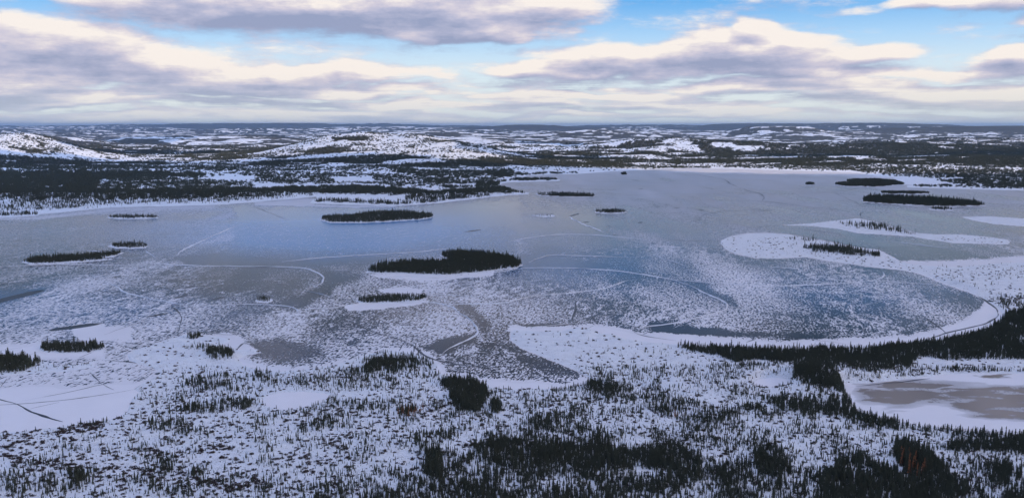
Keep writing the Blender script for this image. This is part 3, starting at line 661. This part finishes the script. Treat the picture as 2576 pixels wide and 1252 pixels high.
CRACKS = [
 ([(2455,740),(2491,764),(2509,777),(2509,787),(2515,795),(2511,800),(2496,802),(2486,812),(2460,820),(2414,829),(2378,836),(2360,846),(2311,857),(2273,866)], 2.4),
 ([(2378,836),(2365,823),(2345,810),(2321,795),(2306,791)], 2.0), ([(2319,787),(2427,805)], 1.3), ([(1988,848),(2019,852),(2080,857),(2137,866)], 2.0), ([(2057,833),(2062,847)], 2.0),
 ([(1589,831),(1600,840),(1630,847),(1669,852),(1700,856)], 2.0), ([(1448,753),(1449,774),(1445,789),(1439,802),(1443,815)], 2.0), ([(1486,790),(1502,812)], 1.8), ([(1725,816),(1722,826)], 1.5),
 ([(1284,852),(1322,876),(1361,893),(1412,911),(1451,928),(1470,943)], 1.8), ([(1284,918),(1348,897)], 2.0), ([(1335,902),(1337,915),(1338,954)], 1.8),
 ([(860,802),(898,815),(937,835),(988,848),(1027,861),(1047,874),(1058,889),(1091,905),(1155,918),(1232,924),(1284,921)], 2.4),
 ([(1016,863),(1010,873),(1004,882)], 2.2), ([(1047,866),(1040,873),(1041,884)], 2.2), ([(732,926),(793,905)], 1.2), ([(796,902),(765,895),(732,872),(690,855)], 1.2),
 ([(1081,893),(1155,895)], 1.4), ([(1130,911),(1180,907),(1232,900)], 1.8), ([(423,766),(449,782),(457,795),(455,810),(452,828),(441,838),(449,846)], 1.4),
 ([(198,900),(205,892),(231,886)], 1.8), ([(264,841),(321,820),(380,802)], 1.0), ([(62,895),(95,885)], 1.2), ([(0,881),(64,872),(110,868)], 1.2), ([(244,902),(295,909),(333,909),(372,916),(390,928)], 1.6),
 ([(518,838),(539,838),(590,823)], 1.6), ([(530,838),(560,842),(603,842)], 1.4), ([(595,879),(613,859),(626,867),(650,873)], 1.8),
 ([(-60,985),(0,1004),(26,1012),(54,1016),(64,1029),(77,1037),(98,1041),(123,1052),(159,1060)], 1.9), ([(-100,1022),(0,1018),(54,1015),(154,1007),(257,993),(336,979)], 1.1),
 ([(54,1008),(154,990),(257,966),(287,961)], 1.0), ([(257,966),(240,950),(226,936)], 1.2), ([(257,966),(270,973),(287,980)], 1.0), ([(77,1027),(149,1011)], .8), ([(336,979),(359,965),(404,943)], 1.3),
 ([(1160,920),(1155,932),(1157,948)], 2.0), ([(2140,973),(2180,968),(2260,961),(2340,951)], 1.6), ([(0,975),(8,962),(18,952)], 1.4), ([(1500,815),(1480,826)], 1.0), ([(2091,657),(2183,671),(2260,679),(2301,686),(2340,700)], 1.8),
 ([(1950,650),(1900,649),(1850,639),(1823,627),(1812,612)], 2.0)]
for k, (p, w) in enumerate(CRACKS): ribbon('ice_crack', p, w*1.15, M_CRACK, 0, .05, .35, seed=50+k)
FINE = [
 ([(1759,440),(1823,451),(1838,463),(1882,480),(1913,487),(1923,494),(1918,505)], 3.5), ([(1507,494),(1669,488),(1800,487),(1913,485),(2000,488),(2080,485),(2140,478),(2165,472)], 2.6),
 ([(1715,500),(1800,503),(1926,506),(2003,517),(2068,524),(2145,530)], 3.0), ([(1715,555),(1759,548),(1772,538),(1828,530),(1900,528)], 2.4), ([(1412,455),(1618,458),(1797,465)], 3.0),
 ([(2478,517),(2576,515)], 3.0), ([(1745,560),(1760,548),(1775,562)], 2.0), ([(2100,485),(2160,512),(2172,520)], 2.0), ([(2170,532),(2162,541),(2172,552)], 2.2), ([(1810,570),(1880,575),(1960,566)], 2.0),
 ([(1420,548),(1440,540)], 2.0), ([(1990,575),(2050,580),(2120,590)], 2.0), ([(1640,600),(1760,607),(1815,605)], 1.8), ([(640,520),(690,540),(720,552)], 1.6)]
for k, (p, w) in enumerate(FINE): ribbon('hairline_crack', p, w*1.5, M_FINE, 0, .06, .5, seed=120+k)
def lead(x0, y0, x1, y1, th, seed):
    r = random.Random(seed); n = 18; V = []
    L = math.hypot(x1-x0, y1-y0); ux, uy = (x1-x0)/L, (y1-y0)/L
    for k in range(n):
        a = 2*math.pi*k/n; j = 1+.25*(r.random()-.5)
        s = math.cos(a)*L/2*j; q = math.sin(a)*th/2*j
        px, py = (x0+x1)/2+s*ux-q*uy, (y0+y1)/2+s*uy+q*ux
        X, Y = unproj(px, py); V.append((X, Y, .045))
    o = mesh_obj('dark_ice_patch', V, [list(range(n))], M_LEAD, lake)
for k, a in enumerate([(1606,475.5,1619,475,1.6),(1646,520.5,1660,520,2.2),(1671,516,1683,515.5,1.3),(1694,523,1711,522.5,2.4),(1757,527.5,1771,528.5,2.6),(1434,544,1458,537,3.2),(1466,559.5,1484,557.5,2),
  (1604,560,1618,559,3.2),(1526,569.5,1536,569,1.4),(1540,591,1551,590,1.4),(1594,601.5,1604,601,1.2),(1170,583,1210,578,2.6),(1760,664,1772,662,2.2),(456,726,487,718,3.2),(441,750,473,741,5),(533,753,567,747,6),
  (205,674,233,671.6,1.8),(236,687,257,684,1.8),(262,685,277,682,1.5),(280,698,300,694,2.2),(321,708,347,702,1.4),(358,709,377,705,1.2),(0,675,26,672,2.6),(367,797,425,787,4),(0,716,24,710,1.8),(1886,528.6,1950,529.6,1.4),
  (-60,770,110,730,11),(60,735,105,730,1.5),(1902,852,1878,860,2.0),(120,831,260,812,8),(2088,528,2096,527,1.2),(1480,571,1488,570.5,1.0)]):
    lead(*a, seed=200+k)

# ------------------------------------------------------------------ vegetation meshes
def spruce(h, w, tiers, nb_, seed, lean=0.0):
    r = random.Random(seed); V = []; Fc = []
    for k in range(tiers):
        f = k/(tiers-1); z0 = h*(.10+.90*f**.95)
        rr = w/2*(1-f)**.8*(.75+.5*r.random())+.05*w
        if f > .75 and r.random() < .5: rr *= 1.3      # black spruce club tops
        zt = min(h, z0+h/tiers*1.35); ph = r.random()*6
        V.append((r.uniform(-.02, .02)*w, r.uniform(-.02, .02)*w, zt)); c = len(V)-1; n = nb_*2
        for i in range(n):
            a = ph+2*math.pi*i/n; q = rr*((.75+.5*r.random()) if i % 2 == 0 else .38)
            V.append((math.cos(a)*q, math.sin(a)*q, z0-(.22*rr if i % 2 == 0 else -.1*rr)+r.uniform(-.03, .03)))
        for i in range(n): Fc.append((c, c+1+i, c+1+(i+1) % n))
    V += [(-.03*w, 0, h*.9), (.03*w, 0, h*.9), (0, .03*w, h*.9), (0, 0, h*1.04)]; c = len(V)-4
    Fc += [(c, c+1, c+3), (c+1, c+2, c+3), (c+2, c, c+3)]
    return V, Fc
def trunk(h, rad, n=6):
    V = []; Fc = []
    for k, (z, q) in enumerate(((-.4, 1.25), (0, 1.0), (h*.5, .6), (h, .12))):
        for i in range(n): a = 2*math.pi*i/n; V.append((math.cos(a)*rad*q, math.sin(a)*rad*q, z))
    for k in range(3):
        for i in range(n): Fc.append((k*n+i, k*n+(i+1) % n, (k+1)*n+(i+1) % n, (k+1)*n+i))
    return V, Fc
def larch(h, seed):
    r = random.Random(seed); V = []; Fc = []
    for k in range(90):
        z = h*(.18+.8*r.random()); f = z/h; q = h*.17*(1-f)**.7*(.5+.6*r.random())+.1; a = r.random()*6.283
        x1, y1, z1 = math.cos(a)*q, math.sin(a)*q, z+q*.12; dx_, dy_ = -math.sin(a), math.cos(a); t = .05+.07*r.random()
        c = len(V); V += [(0, 0, z), (x1*.6+dx_*t*2, y1*.6+dy_*t*2, z1-.12), (x1, y1, z1), (x1*.6-dx_*t*2, y1*.6-dy_*t*2, z1+.16)]; Fc += [(c, c+1, c+2, c+3)]
    return V, Fc
def shrub(seed, n=46):
    r = random.Random(seed); V = []; Fc = []
    for k in range(n):
        a = r.random()*6.283; t = r.random()**.6; bx, by = math.cos(a)*t*1.0, math.sin(a)*t*1.0
        hh = (1.5-.8*t)*(.6+.6*r.random()); ox, oy = bx*.5+r.uniform(-.3, .3), by*.5+r.uniform(-.3, .3); wv = .05+.07*r.random(); b = r.random()*3.14
        ux, uy = math.cos(b)*wv, math.sin(b)*wv; c = len(V)
        V += [(bx-ux, by-uy, -.15), (bx+ux, by+uy, -.15), (bx+ox+ux*1.8, by+oy+uy*1.8, hh*.75), (bx+ox*1.2, by+oy*1.2, hh), (bx+ox-ux*1.8, by+oy-uy*1.8, hh*.7)]
        Fc.append((c, c+1, c+2, c+3, c+4))
    return V, Fc
def mk_mesh(name, parts):
    me = bpy.data.meshes.new(name); V = []; Fc = []; mi = []
    for (v, f, s) in parts:
        o0 = len(V); V += v; Fc += [tuple(i+o0 for i in q) for q in f]; mi += [s]*len(f)
    me.from_pydata(V, [], Fc); me.update(); return me, mi
PROTO = bpy.data.collections.new('tree_sources')
def proto(name, parts, mats):
    me, mi = mk_mesh(name, parts)
    for m_ in mats: me.materials.append(m_)
    me.polygons.foreach_set('material_index', np.array(mi, dtype=np.int32))
    o = bpy.data.objects.new(name, me); PROTO.objects.link(o); return o
SPR = [(spruce(1.0, w, t, n, s), s) for (w, t, n, s) in ((.30, 9, 6, 1), (.24, 10, 5, 2), (.34, 9, 6, 3), (.22, 11, 5, 4), (.28, 8, 6, 5), (.38, 8, 7, 6))]
for i, ((v, f), s) in enumerate(SPR): proto('a_spruce_source_%d' % i, [(v, f, 0), (*trunk(.5, .012, 4), 1)], [M_SPRUCE, M_BARK])
def clumpmesh(seed, n, rad):
    r = random.Random(seed); out = []
    for k in range(n):
        a = r.random()*6.28; q = rad*math.sqrt(r.random()); hh = .65+.45*r.random(); v, f = spruce(hh, .33, 4, 3, seed*31+k)
        out.append(([(x+math.cos(a)*q, y+math.sin(a)*q, z) for x, y, z in v], f, 0))
    return out
for i in range(5): proto('b_clump_source_%d' % i, clumpmesh(i+1, 9, .62), [M_SPRUCE])

# ------------------------------------------------------------------ plant the trees
def gsample(A, px, py):
    ci = np.interp(px, pxs, np.arange(NC)); ri = np.interp(-py, -pyr, np.arange(NR))
    c0 = np.clip(ci.astype(int), 0, NC-2); r0 = np.clip(ri.astype(int), 0, NR-2); fc = ci-c0; fr = ri-r0
    return (A[r0, c0]*(1-fc)+A[r0, c0+1]*fc)*(1-fr)+(A[r0+1, c0]*(1-fc)+A[r0+1, c0+1]*fc)*fr
def scatter(field, area, y0, y1, xlim=(-220, 2800)):
    cell = np.abs((GX[:-1, 1:]-GX[:-1, :-1])*(GY[1:, :-1]-GY[:-1, :-1]))
    Yc = GY[:-1, :-1]
    ex = cell*field[:-1, :-1]/area(Yc)*((Yc > y0) & (Yc <= y1))*((PX[:-1, :-1] > xlim[0]) & (PX[:-1, :-1] < xlim[1]))
    n = RNG.poisson(np.clip(ex, 0, 30)); rr, cc = np.nonzero(n); k = n[rr, cc]; rr = np.repeat(rr, k); cc = np.repeat(cc, k)
    u = RNG.random(len(rr)); v = RNG.random(len(rr))
    x = (GX[rr, cc]*(1-u)+GX[rr, cc+1]*u)*(1-v)+(GX[rr+1, cc]*(1-u)+GX[rr+1, cc+1]*u)*v
    y = GY[rr, cc]*(1-v)+GY[rr+1, cc]*v
    px, py = proj(x, y); z = gsample(Zt, px, py); th = gsample(TH, px, py); de = gsample(field, px, py)
    ok = gsample(land, px, py) > .1
    return x[ok], y[ok], z[ok], th[ok], de[ok], px[ok], py[ok]
NEARM = 2650.0
x, y, z, th, de, px, py = scatter(DEN, lambda Y: 2.3*np.maximum(1, Y/620)**1.8, 430, NEARM)
hgt = np.where(y < 1050, .72, 1.0)*th*(.5+.75*RNG.random(len(x))**1.4)
hgt = np.where(de < .3, np.minimum(hgt, 7)*(.4+.6*RNG.random(len(x))), hgt)
var = RNG.integers(0, 6, len(x)); rot = RNG.random(len(x))*6.283; hgt = np.where(RNG.random(len(x)) < .1, hgt*1.35, hgt*.94); wid = hgt*(.75+.45*RNG.random(len(x)))
pxh = hgt/y*F
inframe = (px > 4) & (px < 2572) & (py-pxh*.5 < 1250)
order = np.argsort(-np.where(inframe, pxh, 0))
big = order[:300]; rest = np.setdiff1d(np.arange(len(x)), big)
print('near trees', len(x))
def where(px, py):
    col = 'far left' if px < 430 else 'left' if px < 860 else 'centre left' if px < 1200 else 'centre' if px < 1720 else 'centre right' if px < 2060 else 'right' if px < 2350 else 'far right'
    if py > 1195: row = 'along the bottom edge'
    elif py > 1100: row = 'in the near snowfield'
    elif py > 1000: row = 'in front of the near ponds'
    elif py > 850: row = 'close to the near shore'
    else: row = 'on an island'
    return col, row
protoT = []
for i, ((v, f), s) in enumerate(SPR):
    cm = bpy.data.meshes.new('crown'); cm.from_pydata(v, [], f); cm.materials.append(M_SPRUCE)
    tm = bpy.data.meshes.new('trunk'); tv, tf = trunk(.6, .013, 6); tm.from_pydata(tv, [], tf); tm.materials.append(M_BARK)
    protoT.append((cm, tm))
first = {}
for i in big:
    t = bpy.data.objects.new('spruce_tree', None); C.objects.link(t); t.empty_display_size = .5
    t.location = (x[i], y[i], z[i]-.05); t.rotation_euler = (0, 0, rot[i]); t.scale = (wid[i], wid[i], hgt[i])
    cm, tm = protoT[var[i]]
    for nm, me in (('crown', cm), ('trunk', tm)):
        c = bpy.data.objects.new(nm, me); C.objects.link(c); c.parent = t
    col_, row_ = where(px[i], py[i])
    size = 'tall' if hgt[i] > 8.5 else 'mid-sized' if hgt[i] > 6.5 else 'small'
    form = 'slender' if var[i] in (1, 3) else 'bushy' if var[i] in (2, 5) else 'narrow'
    comp = 'in a dark stand' if de[i] > .8 else 'in open growth' if de[i] > .3 else 'alone on snow'
    tag(t, '%s %s dark spruce %s, %s %s' % (size, form, comp, col_, row_), 'spruce tree', 'spruces %s at the %s' % (row_, col_))
fx, fy, fz, fth, fde, fpx, fpy = scatter(DEN, lambda Y: 46*(Y/2600)**2, NEARM, 9000)
fs = np.clip(fth, 6, 13)*(.8+.4*RNG.random(len(fx)))*np.clip(.9+(fy-2500)/9000, .9, 1.5)
print('far clumps', len(fx))
def forest(name, X, Y, Z, SX, SZ, VAR, ROT, label, cat):
    me = bpy.data.meshes.new(name); n = len(X); me.vertices.add(n)
    me.vertices.foreach_set('co', np.stack([X, Y, Z], -1).astype(np.float32).ravel())
    for an, av in (('sx', SX), ('sz', SZ), ('rz', ROT)):
        a = me.attributes.new(an, 'FLOAT', 'POINT'); a.data.foreach_set('value', av.astype(np.float32))
    a = me.attributes.new('vi', 'INT', 'POINT'); a.data.foreach_set('value', VAR.astype(np.int32))
    o = bpy.data.objects.new(name, me); C.objects.link(o)
    g = bpy.data.node_groups.new('grow_'+name, 'GeometryNodeTree')
    g.interface.new_socket('Geometry', in_out='INPUT', socket_type='NodeSocketGeometry'); g.interface.new_socket('Geometry', in_out='OUTPUT', socket_type='NodeSocketGeometry')
    N = g.nodes; L = g.links; gi = N.new('NodeGroupInput'); go = N.new('NodeGroupOutput')
    def at(nm, ty='FLOAT'):
        q = N.new('GeometryNodeInputNamedAttribute'); q.data_type = ty; q.inputs['Name'].default_value = nm; return q.outputs['Attribute']
    ci = N.new('GeometryNodeCollectionInfo'); ci.inputs['Collection'].default_value = PROTO; ci.inputs['Separate Children'].default_value = True; ci.inputs['Reset Children'].default_value = True
    m2p = N.new('GeometryNodeMeshToPoints'); ip = N.new('GeometryNodeInstanceOnPoints'); ip.inputs['Pick Instance'].default_value = True
    c1 = N.new('ShaderNodeCombineXYZ'); c2 = N.new('ShaderNodeCombineXYZ')
    L.new(gi.outputs[0], m2p.inputs[0]); L.new(m2p.outputs[0], ip.inputs['Points']); L.new(ci.outputs[0], ip.inputs['Instance'])
    L.new(at('vi', 'INT'), ip.inputs['Instance Index'])
    L.new(at('sx'), c1.inputs[0]); L.new(at('sx'), c1.inputs[1]); L.new(at('sz'), c1.inputs[2]); L.new(c1.outputs[0], ip.inputs['Scale'])
    L.new(at('rz'), c2.inputs[2]); L.new(c2.outputs[0], ip.inputs['Rotation']); L.new(ip.outputs[0], go.inputs[0])
    md = o.modifiers.new('growth', 'NODES'); md.node_group = g
    tag(o, label, cat, kind='stuff'); return o
# shrub sources join the same collection
SHM = [shrub(s) for s in (1, 2, 3)]
for i, (v, f) in enumerate(SHM): proto('c_shrub_source_%d' % i, [(v, f, 0)], [M_SHRUB])
forest('spruce_forest', np.concatenate([x[rest], fx]), np.concatenate([y[rest], fy]), np.concatenate([z[rest]-.05, fz-.2]),
       np.concatenate([wid[rest], fs]), np.concatenate([hgt[rest], fs]), np.concatenate([var[rest], 6+RNG.integers(0, 5, len(fx))]),
       np.concatenate([rot[rest], RNG.random(len(fx))*6.283]), 'dark spruce woods on the shores, islands and far slopes', 'forest')
sx_, sy_, sz_, _t, sde, spx, spy = scatter(SHR, lambda Y: 2.6*np.maximum(1, Y/620)**2, 430, 1600)
ss = .28+.75*RNG.random(len(sx_))**1.5; spxh = ss/sy_; srot = RNG.random(len(sx_))*6.283; sv = RNG.integers(0, 3, len(sx_))
sin = (spx > 4) & (spx < 2572) & (spy < 1250); so = np.argsort(-np.where(sin, spxh, 0)); sb = so[:300]; sr = np.setdiff1d(np.arange(len(sx_)), sb)
print('shrubs', len(sx_))
shme = []
for (v, f) in SHM:
    me = bpy.data.meshes.new('shrub'); me.from_pydata(v, [], f); me.materials.append(M_SHRUB); shme.append(me)
for i in sb:
    o = bpy.data.objects.new('willow_shrub', shme[sv[i]]); C.objects.link(o); o.location = (sx_[i], sy_[i], sz_[i]-.05); o.rotation_euler = (0, 0, srot[i]); o.scale = (ss[i]*1.2, ss[i]*1.2, ss[i])
    col_, row_ = where(spx[i], spy[i])
    tag(o, '%s brown willow shrub %s, %s %s' % ('large' if ss[i] > 1.25 else 'low', 'in thicket' if sde[i] > .4 else 'on snow', col_, row_), 'shrub', 'bare shrubs %s at the %s' % (row_, col_))
forest('willow_thicket', sx_[sr], sy_[sr], sz_[sr]-.05, ss[sr]*1.2, ss[sr], 11+sv[sr], srot[sr], 'low bare brown brush scattered over the near snow', 'brush')
# larches
lm = []
for s in (1, 2, 3):
    v, f = larch(1.0*8, s); me = bpy.data.meshes.new('crown'); me.from_pydata(v, [], f); me.materials.append(M_LARCH); lm.append(me)
ltm = bpy.data.meshes.new('trunk'); tv, tf = trunk(7.6, .12, 6); ltm.from_pydata(tv, [], tf); ltm.materials.append(M_BARK)
for (x0, x1, y0, y1, n, ht, wh) in ((1000,1066,1036,1054,16,6.5,'beside dark spruces in the near woods left of centre'), (2262,2332,1150,1205,18,9.5,'among the tall dark spruces at the right'), (1690,1712,1052,1060,4,6,'in the spruce belt right of centre')):
    for k in range(n):
        qx, qy = random.uniform(x0, x1), random.uniform(y0, y1); X, Y = unproj(qx, qy); Z = float(gsample(Zt, np.array([qx]), np.array([qy]))[0])
        t = bpy.data.objects.new('larch_tree', None); C.objects.link(t); t.location = (X, Y, Z-.05); s = ht/8*random.uniform(.75, 1.15); t.scale = (s, s, s); t.rotation_euler = (0, 0, random.random()*6)
        for nm, me in (('crown', lm[k % 3]), ('trunk', ltm)):
            c = bpy.data.objects.new(nm, me); C.objects.link(c); c.parent = t
        tag(t, '%s rust-brown bare larch %s' % ('tall' if s*8 > ht else 'shorter', wh), 'larch tree', 'rusty larches '+wh)
# boulder with a snow cap
def blob(rad, seed, squash, z0):
    r = random.Random(seed); V = []; Fc = []; n = 14; m_ = 7
    for j in range(m_+1):
        for i in range(n):
            a = 2*math.pi*i/n; b = math.pi*j/m_; q = rad*(1+.16*math.sin(3*a+seed)+.1*math.cos(5*a+2*b))
            V.append((q*math.sin(b)*math.cos(a)*1.5, q*math.sin(b)*math.sin(a), z0+rad*squash*math.cos(b)))
    for j in range(m_):
        for i in range(n): Fc.append((j*n+i, j*n+(i+1) % n, (j+1)*n+(i+1) % n, (j+1)*n+i))
    return V, Fc
X, Y = unproj(770, 1114); Z = float(gsample(Zt, np.array([770.]), np.array([1114.]))[0])
b_ = bpy.data.objects.new('boulder', None); C.objects.link(b_); b_.location = (X, Y, Z); tag(b_, 'grey boulder capped with snow among small spruces', 'boulder')
mesh_obj('rock', *blob(1.5, 2, .8, .6), M_ROCK, b_); mesh_obj('snow_cap', *blob(1.5, 2, .42, 1.35), M_CAP, b_, True)

# ------------------------------------------------------------------ unseen cloud layer, shaped to keep the sun off the near lake
CA = 1600.0; off = Vector((tosun.x, tosun.y))*(CA/tosun.z)
def shade_fn(gx, gy):
    n = fbm(gx/1500, gy/1700, 4, 300)-.5
    lim = 3750+np.where(gx < 200, 1000, 0)*1.0
    lim = 3900+900*sstep(900, -600, gx)-500*sstep(300, 1000, gx)
    nearc = sstep(500, -500, gy-lim+n*1400)*sstep(-5200, -4200, gx)*sstep(4600, 3600, gx)*sstep(-1800, -900, gy)
    farc = sstep(.04, .10, n+np.interp(gx, [-4000, 0, 3500], [-.02, .0, .12]))*sstep(5000, 5600, gy)*sstep(12500, 11500, gy)*sstep(-6500, -5500, gx)*sstep(6500, 5500, gx)
    return np.maximum(nearc, farc)
gx, gy = np.meshgrid(np.arange(-7000, 7001, 110.0), np.arange(-2200, 12601, 110.0))
dn = shade_fn(gx, gy); cxg = gx+off.x; cyg = gy+off.y
dist = np.hypot(cxg, cyg); dn = np.where((dist > 9600), 0, dn)
thk = np.sqrt(np.clip(dn-.35, 0, 1))*230*(.5+fbm(gx/420, gy/420, 4, 310))
nr, nc = dn.shape; idx = np.arange(nr*nc).reshape(nr, nc); q = np.stack([idx[:-1, :-1], idx[:-1, 1:], idx[1:, 1:], idx[1:, :-1]], -1)
q = q[(fmax(dn) > .35)]
top = np.stack([cxg.ravel(), cyg.ravel(), (CA+thk).ravel()], -1); bot = np.stack([cxg.ravel(), cyg.ravel(), (CA-thk*.35).ravel()], -1)
Vc = np.concatenate([top, bot]); Fcq = np.concatenate([q, (q+nr*nc)[:, ::-1]])
used, inv = np.unique(Fcq.ravel(), return_inverse=True)
o = mesh_obj('clouds', Vc[used], inv.reshape(-1, 4), M_CLOUD, None, True); tag(o, 'unseen broken cloud layer shaped to shade the ground', kind='structure')

# ------------------------------------------------------------------ haze
bx = 97000.0
me = bpy.data.meshes.new('haze'); z0_, z1_ = -4.0, 420.0
me.from_pydata([(a*bx, b*bx, c) for c in (z0_, z1_) for a, b in ((-1, -1), (1, -1), (1, 1), (-1, 1))], [], [(3, 2, 1, 0), (4, 5, 6, 7), (0, 1, 5, 4), (1, 2, 6, 5), (2, 3, 7, 6), (3, 0, 4, 7)])
hm = bpy.data.materials.new('haze'); hm.use_nodes = True; ht = hm.node_tree; ht.nodes.clear()
ho = ht.nodes.new('ShaderNodeOutputMaterial'); hv = ht.nodes.new('ShaderNodeVolumePrincipled'); ht.links.new(hv.outputs[0], ho.inputs['Volume'])
hv.inputs['Color'].default_value = (.34, .58, .98, 1); hv.inputs['Density'].default_value = 1.9e-5; hv.inputs['Anisotropy'].default_value = .2
me.materials.append(hm); o = bpy.data.objects.new('haze', me); C.objects.link(o); tag(o, 'thin blue haze over the far country', kind='stuff')
